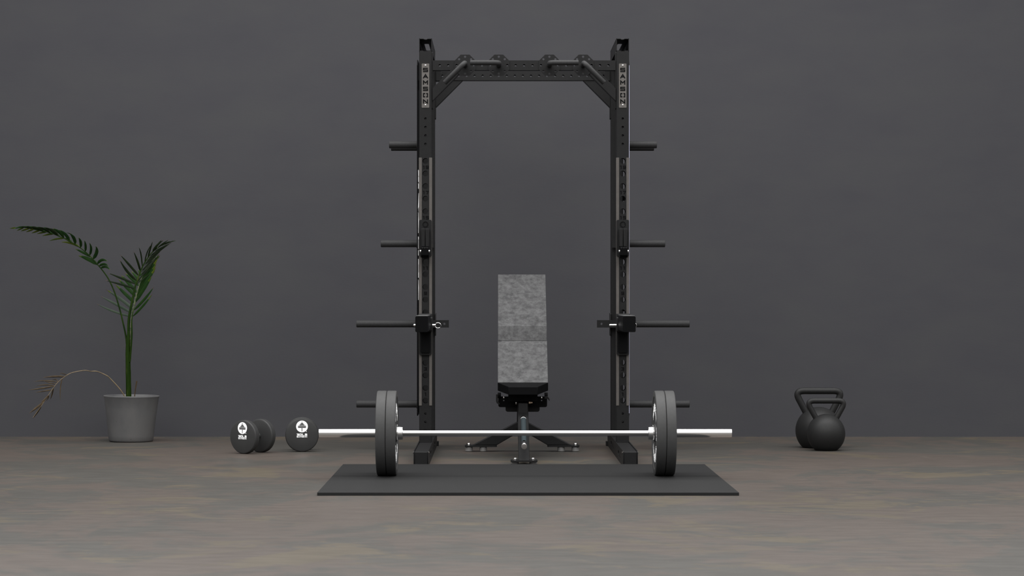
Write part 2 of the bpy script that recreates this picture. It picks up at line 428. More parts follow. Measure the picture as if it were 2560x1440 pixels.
    build('peg_bracket', MB().slab_x(rrect(2.365, 2.47, .717, .859, .008), ba, bb), STEEL, rack)
    # foot
    ft = build('base_foot', MB().box(cx - PW, cx + PW, .855, 2.78, .008, .084), STEEL, rack, bevel=.003)
    for q in (-1, 1):
        a, b = sorted((cx + q*PW, cx + q*(PW + .0045)))
        hol = [rrect(1.05, 1.40, .030, .060, .012), rrect(1.85, 2.30, .030, .060, .012)]
        build('side_plate', MB().slab_x(rrect(.850, 2.76, 0, .0895, .010), a, b, hol), STEEL, ft)
        build('bolt', MB().lathe([(.006, 0), (.006, .003), (.004, .0045)], (cx + q*(PW + .0045), .875, .078), (q, 0, 0), 10), STRIP, ft)
    ta, tb = sorted((cx + s*(PW + .0045), cx + s*(PW + .016)))
    build('floor_tab', MB().box(ta, tb, 2.70, 2.78, 0, .028), STEEL, ft)

# crossmembers with their rows of holes
def beam(name, y0, y1, z0, z1, off):
    xa, xb = RACKX[0][1] + PW + .0055, RACKX[1][1] - PW - .0055
    hs = []
    k = -10
    for k in range(-10, 11):
        hx = XC + (k + off)*.0508
        if xa + .015 < hx < xb - .015: hs.append(circ(hx, (z0 + z1)/2 + (.0 if y0 < 2 else -.0), .0072, 16))
    t = .003
    o = [(xa, z0), (xb, z0), (xb, z1), (xa, z1)]
    mb = MB().slab_y(o, y0, y0 + t, hs).slab_y(o, y1 - t, y1, hs)
    mb.box(xa, xb, y0 + t, y1 - t, z0, z0 + t).box(xa, xb, y0 + t, y1 - t, z1 - t, z1)
    return build(name, mb, STEEL, rack)
beam('crossmember', 1.696, 1.762, 2.3286, 2.3877, 0)
beam('crossmember', 2.386, 2.455, 2.3292, 2.3858, 0)

for sd, cx in RACKX:
    ix = cx - sd*PW; a, b = sorted((ix - sd*.006, ix - sd*.042))
    build('beam_collar', MB().box(a, b, 2.380, 2.460, 2.3250, 2.3900), STEEL, rack, bevel=.002)
# pull-up grips on octagonal plates
for ox, dirx, dirz in ((-.3555, -1, -1), (-.1525, -1, 0), (.1525, 1, 0), (.3555, 1, -1)):
    cx, cz, R = XC + ox, 2.3585, .0635/cos(pi/8)
    octo = [(cx + R*cos(pi/8 + k*pi/4), cz + R*sin(pi/8 + k*pi/4)) for k in range(8)]
    hs = [circ(cx + .051*cos(k*pi/4), cz + .051*sin(k*pi/4), .0068, 14) for k in range(8)]
    pl = build('grip_plate', MB().slab_y(octo, 1.690, 1.696, hs), STEEL, rack, label='octagonal bolt plate')
    d = Vector((dirx, 0, dirz)).normalized(); c = Vector((cx, 0, cz)); yf = 1.535; rb = .030
    pts = [c + Vector((0, 1.6905, 0)), c + Vector((0, yf + rb, 0))]
    for i in range(1, 9):
        a = (pi/2)*i/8; pts.append(c + Vector((0, yf + rb - rb*sin(a), 0)) + d*(rb*(1 - cos(a))))
    pts.append(c + Vector((0, yf, 0)) + d*.168); pts.append(c + Vector((0, yf, 0)) + d*.1705)
    rr = [.0155]*(len(pts)-1) + [.0138]
    build('pull_up_grip', MB().sweep(pts, rr, 24), TUBE, pl)

# ------------------------------------------------------------------ J-cups and spotter arms
for sd, cx in RACKX:
    side = 'left' if sd < 0 else 'right'
    t = thing('j_cup', 'small black bar holder hooked at chest height on the %s rack upright' % side, 'bar holder', (cx, 1.68, 1.2057),
              'bar holders on the rack uprights')
    hole = circ(cx, 1.399, .0125, 24)
    bp = build('back_plate', MB().slab_y(rrect(cx - .038, cx + .038, 1.2057, 1.4266, .010), 1.6795, 1.6875, [hole]), STEEL, t, bevel=.001)
    build('lock_pin', MB().lathe([(.0118, 0), (.0118, .0035), (.0108, .0045)], (cx, 1.685, 1.399), (0, -1, 0), 24), STEEL, t)
    build('pin_ring', MB().lathe([(.0145, .0), (.0172, .0), (.0172, .003), (.0145, .003)], (cx, 1.6797, 1.399), (0, -1, 0), 28, True), DARK, t)
    for q in (-1, 1):
        a, b = sorted((cx + q*.0015, cx + q*.0232))
        build('liner_block', MB().box(a, b, 1.632, 1.6797, 1.265, 1.371), STEEL, t, bevel=.0015)
    hook = [(1.6797, 1.262), (1.6797, 1.207), (1.655, 1.198), (1.575, 1.198), (1.555, 1.212), (1.553, 1.258), (1.565, 1.262), (1.580, 1.258), (1.590, 1.243), (1.650, 1.243), (1.660, 1.262)]
    build('hook', MB().slab_x(hook, cx - .0232, cx + .0232), DARK, t, bevel=.002)
    build('cross_pin', MB().cyl((cx - .0290, 1.573, 1.236), (cx + .0290, 1.573, 1.236), .0078, 20), CHROME, t, label='chrome cross pin')
    for q in (-1, 0, 1):
        build('screw', MB().lathe([(.0024, 0), (.0024, .0006), (.0015, .001)], (cx + q*.014, 1.553, 1.254), (0, -1, 0), 10), TUBE, t)

    inner = 'left' if sd < 0 else 'right'
    t = thing('spotter_arm', 'black safety arm reaching forward from the %s rack upright, locked with a chrome pin' % inner, 'spotter arm', (cx, 1.6, .6125),
              'spotter arms on the rack')
    arm = build('arm', MB().slab_y(rrect(cx - .036, cx + .036, .763, .851, .007), .966, 1.64), DARK, t, bevel=.002)
    build('arm_liner', MB().box(cx - .033, cx + .033, .964, 1.63, .851, .8565), LINER, t, bevel=.0015, label='dark grey strip on top')
    build('end_cap', MB().slab_y(rrect(cx - .0365, cx + .0365, .762, .853, .008), .961, .967), DARK, t, bevel=.0015)
    build('back_plate', MB().slab_y(rrect(cx - .038, cx + .038, .6125, .862, .010), 1.672, 1.6865), STEEL, t, bevel=.0015)
    build('inner_pad', MB().slab_y(rrect(cx - .029, cx + .029, .628, .80, .004), 1.655, 1.6725), DARK, t, bevel=.002)
    build('arm_sleeve', MB().box(cx - .040, cx + .040, 1.60, 1.6725, .752, .862), STEEL, t, bevel=.003)
    a, b = sorted((cx - sd*.036, cx - sd*.046))
    build('side_lug', MB().slab_x(rrect(1.50, 1.60, .757, .842, .008), a, b), STEEL, t, bevel=.001)
    if sd < 0: l, r_, rc, rw = -.067, .067, .079, .0180
    else:      l, r_, rc, rw = -.089, .047, .057, .0170
    build('locking_pin', MB().lathe([(.0045, 0), (.0075, .003), (.0075, r_ - l - .002), (.005, r_ - l)], (cx + l, 1.53, .7946), (1, 0, 0), 24), CHROME, t, label='chrome locking pin')
    pts = [(cx + rc + rw*cos(2*pi*i/32), 1.53 - .0, .7935 + .0155*sin(2*pi*i/32)) for i in range(33)]
    build('pull_ring', MB().sweep(pts, .0014, 8, cap=False, up=(0, 1, 0)), CHROME, t, label='thin chrome ring')

# ------------------------------------------------------------------ barbell and plates
BZ = .2405
bar = thing('barbell', 'long chrome barbell resting in front of the rack, loaded with black plates', 'barbell', (.145, 0, BZ))
xs = [(-.508, .0144), (-.320, .0144), (-.3165, .0147), (-.0735, .0147), (-.0705, .0144), (.086, .0144), (.089, .0147), (.2185, .0147), (.2215, .0144), (.394, .0144), (.397, .0147), (.6075, .0147), (.6105, .0144), (.80, .0144)]
mb = MB().lathe([(r, x - .145) for x, r in xs], (.145, 0, BZ), (1, 0, 0), 40)
build('shaft', mb, KNURL, bar, label='long thin chrome shaft')
for q, xi, xo in ((-1, -.537, -.953), (1, .830, 1.2436)):
    L = abs(xo - xi)
    sl = build('sleeve', MB().lathe([(.0234, 0), (.0234, L - .004), (.0226, L - .0012), (.0195, L), (.012, L), (.0115, L - .003), (.0, L - .003)][:-1], (xi, 0, BZ), (q, 0, 0), 48), SATIN, bar)
    build('sleeve_collar', MB().lathe([(.0150, -.0315), (.0325, -.0315), (.0350, -.029), (.0362, -.012), (.0362, -.0005), (.0234, -.0005)], (xi, 0, BZ), (q, 0, 0), 48, True), CHROME, sl)

def bumper(name, label, loc):
    r = thing(name, label, 'weight plate', loc, 'bumper plates on the barbell')
    h = .0264; R = .225; x0 = loc[0]
    P = [(.0262, h-.001), (.046, h-.001), (.047, h-.006), (.095, h-.007), (.100, h-.004), (.188, h-.004), (.194, h), (R-.007, h), (R-.002, h-.0025), (R, h-.007)]
    prof = P + [(a, -b) for a, b in reversed(P)]
    build('rubber_disc', MB().lathe(prof, loc, (1, 0, 0), 96, True), RUBBER, r, smooth=28)
    build('hub_ring', MB().lathe([(.0242, h-.0008), (.034, h-.0004), (.034, h-.003), (.034, -h+.003), (.034, -h+.0004), (.0242, -h+.0008)], loc, (1, 0, 0), 48, True), SATIN, r)
    for sg in (-1, 1):
        def f(e):
            def g(u, v):      # u = angle (clockwise as read), v = radius
                return (loc[0] + sg*(h - .004 + e), loc[1] + sg*v*sin(u), loc[2] + v*cos(u))
            return g
        for base, txt in ((0, 'SAMSON'), (pi, 'SAMSON')):
            mb = MB(); w = .27; gap = .075; tot = len(txt)*w + (len(txt)-1)*gap
            for i, ch in enumerate(txt):
                glyph2(mb, ch, base - tot/2 + i*(w + gap), .116, w, .038, f(0), f(.0012))
            build('ring_lettering', mb, WHITE, r, label='white raised lettering')
        for base in (pi/2, -pi/2):
            mb = MB()
            for i, ch in enumerate('45LB'):
                glyph2(mb, ch, base - .25 + i*.13, .128, .10, .022, f(0), f(.0012), .0045)
            build('weight_mark', mb, WHITE, r, label='white weight marking')
    return r
def glyph2(mb, ch, u0, v0, du, dv, f0, f1, t=.0070):
    rm = v0 + dv/2; w = du*rm
    glyph(mb, ch, 0, 0, w, dv, t, lambda u, v: f0(u0 + u/rm, v0 + v), lambda u, v: f1(u0 + u/rm, v0 + v), 4)
p0 = bumper('bumper_plate', 'outer black bumper plate on the left end of the barbell', (-.6165, 0, BZ))
for x, lb in ((-.5635, 'inner black bumper plate on the left end of the barbell, against the collar'),
              (.8565, 'inner black bumper plate on the right end of the barbell, white lettering visible'),
              (.9095, 'outer black bumper plate on the right end of the barbell')):
    c = copy_tree(p0); c.location = (x, 0, BZ); c['label'] = lb

# ------------------------------------------------------------------ adjustable bench
BX = .150
bench = thing('weight_bench', 'adjustable inclined bench with mottled grey pads standing inside the rack', 'bench', (BX, 1.6, 0))
S0, S1 = (1.674, .448), (2.033, .719)
B0, B1 = (2.018, .777), (2.424, 1.104)
def padslab(name, pts, w, label):
    return build(name, MB().slab_x(pts, BX - w, BX + w), FABRIC, bench, bevel=.0018, seg=2, smooth=20, label=label)
padslab('seat_pad', [S0, S1, (2.063, .679), (1.704, .408)], .1507, 'lower mottled grey pad')
padslab('backrest_pad', [(1.995, .692), (2.0265, .783), B1, (2.458, 1.061), (2.075, .752), (2.075, .712)], .1500, 'upper mottled grey pad')
def under(a, b, d0, d1, w, name, e0=0.0, e1=0.0):
    a = Vector(a); b = Vector(b); d = (b-a).normalized(); n = Vector((d.y, -d.x))
    if n.y > 0: n = -n
    a = a + d*e0; b = b - d*e1
    o = [a + n*d0, b + n*d0, b + n*d1, a + n*d1]
    return build(name, MB().slab_x([(p.x, p.y) for p in o], BX - w, BX + w), DARK, bench, bevel=.002)
under(S0, S1, .050, .060, .148, 'seat_board'); under(B0, B1, .055, .067, .146, 'backrest_board')
under(S0, S1, .060, .105, .032, 'seat_rail', .02, .0); under(B0, B1, .067, .117, .032, 'backrest_rail', 0, .12)
# tapered nose under the seat
mb = MB()
rear = [(-.1525, 1.675, .398), (.1525, 1.675, .398), (.1525, 1.675, .4475), (-.1525, 1.675, .4475)]
frontr = [(-.087, 1.52, .3795), (.087, 1.52, .3795), (.087, 1.52, .4270), (-.087, 1.52, .4270)]
mb.add([(BX + x, y, z) for x, y, z in rear + frontr], [(0,1,2,3),(7,6,5,4),(0,4,5,1),(1,5,6,2),(2,6,7,3),(3,7,4,0)])
build('seat_nose', mb, DARK, bench, bevel=.0025, label='tapered black nose below the seat')
build('seat_bracket', MB().slab_y(rrect(BX - .088, BX + .088, .335, .400, .006), 1.66, 1.80), DARK, bench, bevel=.003)
hol = [circ(BX - .115, .3335, .004, 10), circ(BX + .115, .3335, .004, 10)]
build('hinge_plate', MB().slab_y(rrect(BX - .148, BX + .148, .293, .358, .012), 1.80, 1.812, hol), DARK, bench, bevel=.001)
build('hinge_plate', MB().slab_y(rrect(BX - .104, BX + .104, .262, .345, .014), 1.86, 1.872), STEEL, bench, bevel=.001)
build('hinge_block', MB().box(BX - .03, BX + .03, 1.74, 2.03, .29, .42), DARK, bench, bevel=.004)
for q in (-1, 1):
    build('hinge_bolt', MB().lathe([(.005, 0), (.005, .004), (.003, .006)], (BX + q*.115, 1.80, .352), (0, -1, 0), 12), SATIN, bench)
    build('adjuster_cap', MB().cyl((BX + q*.152, 1.80, .365), (BX + q*.132, 1.80, .365), .017, 20), DARK, bench, bevel=.002)
lev = [(BX - .162, .372), (BX - .150, .372), (BX - .150, .330), (BX - .138, .315), (BX - .140, .308), (BX - .158, .318), (BX - .162, .33)]
build('adjuster_lever', MB().slab_y(lev, 1.78, 1.79), STEEL, bench, bevel=.001)
lev = [(BX + .130, .362), (BX + .150, .362), (BX + .160, .350), (BX + .164, .336), (BX + .158, .336), (BX + .150, .346), (BX + .130, .346)]
build('adjuster_lever', MB().slab_y(lev, 1.74, 1.75), STEEL, bench, bevel=.001)
build('hinge_bolt', MB().lathe([(.009, 0), (.009, .010), (.006, .011), (.006, .022)], (BX + .036, 1.72, .325), (1, 0, 0), 6), BRASS, bench, label='brass coloured bolt')
build('hinge_bolt', MB().lathe([(.0115, 0), (.0115, .006), (.008, .008)], (BX - .038, 1.72, .325), (-1, 0, 0), 16), SATIN, bench)
# front strut leaning back from the front foot
a = Vector((1.075, .024)); b = Vector((1.745, .300)); d = (b-a).normalized(); n = Vector((-d.y, d.x))
o = [(1.04, .024), (1.13, .024), b - n*.0 + Vector((.05, -.02)), b + Vector((0, .045)), Vector((1.715, .330))]
o = [(p[0], p[1]) for p in o]
build('front_strut', MB().slab_x(o, BX - .032, BX + .032), STEEL, bench, bevel=.004)
build('end_cap', MB().slab_y(rrect(BX - .027, BX + .027, .262, .326, .004), 1.585, 1.745), STEEL, bench, bevel=.002)
build('rear_post', MB().box(BX - .032, BX + .032, 2.155, 2.215, .10, .80), DARK, bench, bevel=.004)
build('spine_tube', MB().slab_x([(1.35, .045), (2.16, .105), (2.16, .155), (1.35, .095)], BX - .025, BX + .025), DARK, bench, bevel=.003)
for q in (-1, 1):
    o = [(BX + q*.03, .185), (BX + q*.03, .095), (BX + q*.1535, .0395), (BX + q*.3085, .0395)]
    o = [(BX + q*.02, .190), (BX + q*.02, .100), (BX + q*.055, .100), (BX + q*.158, .040), (BX + q*.308, .040)]
    lg = build('rear_leg', MB().slab_y(o, 2.15, 2.21), STEEL, bench, bevel=.004)
    xa, xb = sorted((BX + q*.157, BX + q*.356))
    build('foot_plate', MB().slab_z(rrect(xa, xb, 2.135, 2.225, .012), .030, .040), STEEL, lg, bevel=.001)
    for fx in (.330, .242):
        build('rubber_foot', MB().lathe([(.019, 0), (.0235, .004), (.0215, .030)], (BX + q*fx, 2.16, 0), (0, 0, 1), 24), FOOTR, lg, label='grey rubber foot')
    build('foot_bolt', MB().lathe([(.0110, 0), (.0110, .0095), (.0085, .0125)], (BX + q*.332, 2.155, .040), (0, 0, 1), 6), SATIN, lg)
    build('leg_bolt', MB().lathe([(.004, 0), (.004, .004)], (BX + q*.184, 2.15, .105), (0, -1, 0), 10), SATIN, lg)
ff = build('front_foot_plate', MB().slab_z(rrect(BX - .077, BX + .077, 1.02, 1.11, .012), .0145, .0245), STEEL, bench, bevel=.001)
for q in (-1, 1):
    build('rubber_foot', MB().lathe([(.020, 0), (.0235, .004), (.0225, .0145)], (BX + q*.053, 1.06, 0), (0, 0, 1), 24), FOOTR, ff, label='grey rubber foot')
    build('foot_bolt', MB().lathe([(.0110, 0), (.0110, .0095), (.0085, .0115)], (BX + q*.0515, 1.05, .0245), (0, 0, 1), 6), SATIN, ff)
# carrying handle
h0 = Vector((BX, 1.46, .262)); h1 = Vector((BX, .99, .104)); dd = (h1 - h0); LL = dd.length; dd.normalize()
hd = build('carry_handle', MB().lathe([(.006, 0), (.009, .03), (.0145, .05), (.0145, LL - .02)], h0, dd, 28), SATIN, bench, label='chrome core of the carry handle')
build('grip_sleeve', MB().lathe([(.0150, .07), (.0160, .075), (.0160, LL - .062), (.0150, LL - .058)], h0, dd, 28), GRIP, hd, label='grey green hand grip')
build('grip_ring', MB().lathe([(.0140, .050), (.0166, .054), (.0166, .070), (.014, .073)], h0, dd, 28), CHROME, hd)
build('grip_ring', MB().lathe([(.0140, LL - .064), (.0166, LL - .060), (.0166, LL - .010), (.014, LL - .006)], h0, dd, 28), CHROME, hd)
build('grip_cap', MB().lathe([(.0160, LL - .007), (.0163, LL - .004), (.0160, LL - .001), (.012, LL)], h0, dd, 28), CAPM, hd, label='round grey end cap')

# ------------------------------------------------------------------ dumbbells
def dumbbell(label, loc, rz):
    t = thing('dumbbell', label, 'dumbbell', (0, 0, 0), 'round thirty pound dumbbells')
    R = .1037; T = .045; H = .100
    t.location = (0, 0, 0)
    for q in (-1, 1):
        o = (0, q*(H - T), R)
        hd = build('head', MB().lathe([(.030, 0), (R - .011, 0), (R - .004, .0025), (R, .009), (R, T - .009), (R - .004, T - .0025), (R - .011, T), (.03, T)], o, (0, q, 0), 72), URETH, t, smooth=24)
        # print: white disc with a small stacked-weights emblem, weight and maker
        def f(e):
            return lambda u, v: (-q*u, q*(H + e), R + v)
        F0, F1, F2 = f(0), f(.0006), f(.0012)
        u = .000271
        lc = .0545
        mbw = MB(); mbk = MB()
        mbw.prism(circ(0, lc, .0363, 48), [], F0, F1)
        def bar_(cy, w, hh):
            x = w*u/2; z0 = lc + cy*u - hh*u/2; z1 = z0 + hh*u
            mbk.prism([(-x, z0), (x, z0), (x, z1), (-x, z1)], [], F1, F2)
        for cy, w, hh in ((95, 15, 26), (64, 62, 22), (36, 112, 20), (6, 182, 19), (-21, 182, 19), (-44, 26, 8), (-80, 15, 66)): bar_(cy, w, hh)
        mbw.prism(circ(100*u, lc - 115*u, 9*u, 12), [], F0, F1)
        w = .0142
        for i, ch in enumerate('30LB'):
            glyph(mbw, ch, -.0325 + i*.0168, -.0045, w, .0150, .0040, F0, F1)
        for i, ch in enumerate('SAMSON'):
            glyph(mbw, ch, -.0325 + i*.0109, -.0135, .0096, .0068, .0019, F0, F1)
        build('printed_mark', mbw, WHITE, hd, label='white printed emblem and weight')
        build('emblem', mbk, DARK, hd)
    build('handle', MB().lathe([(.0165, -.056), (.0165, -.050), (.0135, -.044), (.0150, 0), (.0135, .044), (.0165, .050), (.0165, .056)], (0, 0, R), (0, 1, 0), 32), URETH, t)
    t.location = loc; t.rotation_euler = (0, 0, rz)
    return t
dumbbell('black round dumbbell turned at an angle, both heads visible, left of the other', (-1.510, 2.023, 0), radians(-34))
dumbbell('black round dumbbell seen end-on beside the left tip of the barbell', (-1.224, 2.222, 0), radians(4.6))

# ------------------------------------------------------------------ kettlebells
def kettlebell(label, X, Y, R, cz, ztopb, ztop, xo, r, join, rc):
    t = thing('kettlebell', label, 'kettlebell', (X, Y, 0), 'kettlebells on the floor')
    RZ = ztopb - cz
    st = math.asin((.0012 - cz)/RZ)
    prof = [(R*cos(st)*.93, 0)]
    for i in range(48):
        a = st + (pi/2 - .01 - st)*i/47
        prof.append((R*cos(a), cz + RZ*sin(a)))
    build('ball', MB().lathe(prof, (X, Y, 0), (0, 0, 1), 72), IRON, t, smooth=60)
    zt = ztop - r
    jx, jz = join
    corners = [Vector((-jx, 0, jz)), Vector((-xo, 0, zt)), Vector((xo, 0, zt)), Vector((jx, 0, jz))]
    pts = [corners[0] + (corners[0] - corners[1]).normalized()*R*.25, corners[0]]
    for i in (1, 2):
        p, c, n = corners[i-1], corners[i], corners[i+1]
        A = c + (p - c).normalized()*rc; B = c + (n - c).normalized()*rc
        for k in range(11):
            u = k/10; pts.append(A*(1-u)**2 + c*2*u*(1-u) + B*u*u)
    pts += [corners[3], corners[3] + (corners[3] - corners[2]).normalized()*R*.25]
    pts = [p + Vector((X, Y, 0)) for p in pts]
    build('handle', MB().sweep(pts, r, 28, up=(0, 1, 0)), IRON, t, smooth=60)
kettlebell('smaller black kettlebell standing in front of the larger one', 2.056, 2.272, .119, .1042, .2286, .3285, .1235, .0176, (.067, .208), .050)
kettlebell('larger black kettlebell standing behind the smaller one', 2.0475, 2.552, .1485, .1091, .2595, .3830, .1545, .0212, (.0848, .2296), .060)

# ------------------------------------------------------------------ potted palm
PX, PY = -2.4400, 3.19
palm = thing('potted_palm', 'green palm with one dried frond in a weathered grey round pot by the wall', 'potted plant', (PX, PY, 0))
prof = [(.132, .0), (.142, .003), (.1465, .012), (.150, .04), (.1585, .12), (.1695, .21), (.1790, .285), (.1835, .297), (.1850, .3015), (.1835, .3050), (.1780, .3060), (.1725, .303), (.1700, .290), (.160, .20), (.15, .10), (.1, .02), (.02, .018)]
pot = build('pot', MB().lathe(prof, (PX, PY, 0), (.012, 0, 1), 72), POT, palm, smooth=60)
build('soil', MB().lathe([(.16, .20), (.1675, .270), (.10, .274), (.02, .276)], (PX, PY, 0), (0, 0, 1), 48), SOIL, palm)

def path(pxs, ys):
    n = len(pxs); out = []
    for i, (x, y) in enumerate(pxs):
        f = i/(n-1); yy = ys[0] + (ys[1]-ys[0])*f if len(ys) == 2 else ys[i]
        out.append(W(x, y, yy))
    return out
def smoothpath(P, k=4):
    out = []
    for i in range(len(P)-1):
        p0 = P[max(i-1, 0)]; p1 = P[i]; p2 = P[i+1]; p3 = P[min(i+2, len(P)-1)]
        for j in range(k):
            t = j/k; t2 = t*t; t3 = t2*t
            out.append(.5*((2*p1) + (p2-p0)*t + (2*p0-5*p1+4*p2-p3)*t2 + (3*p1-p0-3*p2+p3)*t3))
    out.append(P[-1]); return out

def leaflet(mb, P, width, slots, lean=(0, 1, 0), fold=.25, tipfrac=None, seed=0):
    if tipfrac is None: tipfrac = .10 + .16*random.random()
    """P: 3 guide points; blade with a folded midrib, tapered; slots = (body, tip, very tip)"""
    a, c, b = P; N = 12; vs = []; fs = []; c = c*.7 + (a + b)*.15
    ctr = 2*c - (a + b)/2
    for i in range(N + 1):
        t = i/N
        p = a*(1-t)**2 + ctr*2*t*(1-t) + b*t*t
        tg = ((ctr - a)*(1-t) + (b - ctr)*t).normalized()
        ln = Vector(lean).normalized(); side = tg.cross(ln)
        if side.length < 1e-3: side = Vector((0, 0, 1))
        side.normalize(); nrm = side.cross(tg).normalized()
        w = width*.41*(min(1, (t + .05)/.22))**.7*max(0.02, max(0.0, 1 - max(0, t - .55)/.45)**.75)
        vs += [p - side*w + nrm*w*fold, p, p + side*w + nrm*w*fold]
        vs += [p - nrm*.0007]
    for i in range(N):
        o = 4*i; t = (i+.5)/N
        mb.slot(slots[0] if t < 1 - tipfrac else (slots[1] if t < .95 else slots[2]))
        base = len(mb.v)
    k = len(mb.v); mb.v += [Vector(v) for v in vs]
    for i in range(N):
        t = (i+.5)/N; sl = slots[0] if t < 1 - tipfrac else (slots[1] if t < .94 else slots[2])
        o = k + 4*i
        for f in ((o, o+1, o+5, o+4), (o+1, o+2, o+6, o+5), (o, o+4, o+7, o+3), (o+3, o+7, o+6, o+2)):
            mb.f.append(list(f)); mb.m.append(sl)

LM = [CANE, LEAFG, LEAFD, LEAFL, LEAFY, LEAFB, STALK]
T7 = lambda x, y: (x*.20833, 540 + y*.20833)
T6 = lambda x, y: (220 + x*.14581, 590 + y*.14583)
T8 = lambda x, y: (50 + x*.21529, 820 + y*.21528)

def frond(rach, ys, radii, leaves, mat_r, wscale, name, leaf_dy, lean, label=None):
    mb = MB()
    R = path(rach, ys); SP = smoothpath(R, 4); n = len(SP)
    mb.slot(mat_r); mb.sweep(SP, [radii[0] + (radii[1]-radii[0])*i/(n-1) for i in range(n)], 10)
    def depth_at(px, py):
        best = min(SP, key=lambda p: (W(px, py, p.y) - p).length)
        return best
    for lf in leaves:
        (b0, tip, w, slots) = lf[:4]; mid = lf[4] if len(lf) > 4 else None
        sgn = lf[5] if len(lf) > 5 else 1
        root = depth_at(*b0)
        dy = leaf_dy*sgn
        A = W(b0[0], b0[1], root.y); A = root + (A - root)*.4
        B = W(tip[0], tip[1], root.y + dy)
        if mid is None: M = (A + B)/2 + Vector((0, dy*.15, .004))
        else: M = W(mid[0], mid[1], root.y + dy*.55)
        leaflet(mb, (A, M, B), w/376., slots, lean)
    return build(name, mb, LM, palm, smooth=70, label=label)

# arching frond to the left
ra = [(319, 900), (317, 868), (314.6, 840), (306, 800), (300, 775.4), (287.5, 733.8), (273, 700.4), (256, 675.4), (239.6, 656.7), (223, 638), (200, 619), (173, 602.5), (146, 590), (116.7, 579.6), (83.3, 571), (52, 568), (31, 571)]
G, D, Lp, Y, Bn = 1, 2, 3, 4, 5
la = []
def A7(b, t, w, sl, m=None, sg=1): la.append((T7(*b), T7(*t), w*.2083, sl, T7(*m) if m else None, sg))
g = (G, G, Y); gy = (G, Y, Y); dk = (D, G, G); yy_ = (Y, Y, Y)
A7((1215,630),(1322,648),38,g,(1268,598),-1); A7((1190,600),(1302,602),34,g,(1250,568),-1); A7((1165,570),(1290,545),40,g,(1222,515),-1)
A7((1120,520),(1148,362),50,g,(1172,430),-1); A7((1080,475),(1072,320),36,g,(1100,390),-1); A7((1030,425),(1013,292),34,g,(1030,355),-1)
A7((975,375),(942,258),40,g,(972,310),-1); A7((910,330),(835,210),48,g,(890,260),-1); A7((835,290),(712,168),46,g,(790,220),-1)
A7((765,255),(635,150),44,g,(715,190),-1); A7((690,230),(520,136),38,dk,(610,165),-1); A7((610,200),(430,134),34,dk,(520,148),-1)
A7((700,235),(580,150),30,dk,(660,170),1); A7((820,290),(700,172),26,dk,(770,190),1); A7((900,335),(790,205),20,dk,(870,215),1)
A7((520,180),(345,127),32,dk,(430,138),-1); A7((450,165),(280,125),28,dk,(365,133),-1); A7((380,152),(215,128),26,dk,(300,132),-1); A7((300,145),(150,158),22,gy,(225,135),-1)
A7((1165,580),(940,478),62,gy,(1050,510)); A7((1085,485),(902,395),38,gy,(985,432)); A7((955,365),(733,316),34,yy_,(840,315))
A7((870,325),(760,262),34,g,(815,285)); A7((755,270),(588,300),26,yy_,(680,272)); A7((650,215),(503,240),28,yy_,(580,220)); A7((565,190),(438,215),26,yy_,(500,200))
A7((480,178),(375,209),26,yy_,(430,188)); A7((410,168),(308,193),26,yy_,(360,175)); A7((340,160),(248,184),26,yy_,(295,165)); A7((280,150),(200,178),22,yy_,(240,158)); A7((200,142),(112,152),20,yy_,(160,143))
A7((620,205),(470,165),30,g,(540,175)); A7((540,190),(390,155),28,g,(460,165)); A7((460,172),(320,145),26,g,(390,152)); A7((720,250),(580,185),32,g,(650,205))
frond(ra, (3.19, 3.36), (.0062, .0013), la, 0, 1, 'frond', .06, (0, 1, .25), 'arching frond leaning left')
# dark upright frond to the right
rb = [(321, 900), (321, 860), (322, 800), (328.6, 762), (335, 731.5), (338.8, 714), (344, 698), (351, 679), (361.4, 657), (377.5, 633.7), (395, 619), (414, 609), (438.7, 601.7)]
lb = []
def A6(L, b, t, w, sl, m=None, sg=1): L.append((T6(*b), T6(*t), w*.1458, sl, T6(*m) if m else None, sg))
d = (D, D, Bn); dg = (D, G, G)
A6(lb,(800,892),(290,760),44,d,(550,822)); A6(lb,(822,828),(335,630),46,d,(570,722)); A6(lb,(842,768),(540,398),54,d,(660,610)); A6(lb,(868,692),(548,318),48,d,(705,490))
A6(lb,(897,600),(780,258),44,d,(855,440)); A6(lb,(932,540),(870,192),28,d,(912,300)); A6(lb,(975,440),(1085,150),26,d,(1010,270)); A6(lb,(1032,370),(1110,92),34,d,(1068,210))
A6(lb,(1105,290),(1305,65),46,d,(1165,165)); A6(lb,(1150,250),(1265,62),34,d,(1190,150)); A6(lb,(1190,205),(1390,62),30,d,(1280,130)); A6(lb,(1250,175),(1420,85),26,d,(1330,120)); A6(lb,(1300,150),(1480,75),22,d,(1390,110))
for b_, t_ in (((850,830),(1075,635)),((875,775),(1140,430)),((890,740),(1070,570)),((915,690),(1165,400)),((935,640),(1190,350)),((955,590),(1215,300)),((985,520),(1260,250)),
               ((1010,470),(1290,215)),((1040,420),(1330,190)),((1070,380),(1380,155)),((1110,330),(1420,130)),((1160,280),(1450,105)),((860,800),(1100,480)),((900,700),(1120,500)),
               ((1080,360),(1340,140)),((1000,500),(1240,210)),((960,600),(1160,340))):
    A6(lb, b_, t_, 24, d, None, -1)
frond(rb, (3.19, 3.30), (.010, .0015), lb, 0, 1, 'frond', -.05, (0, 1, -.2), 'dark upright frond curving right')
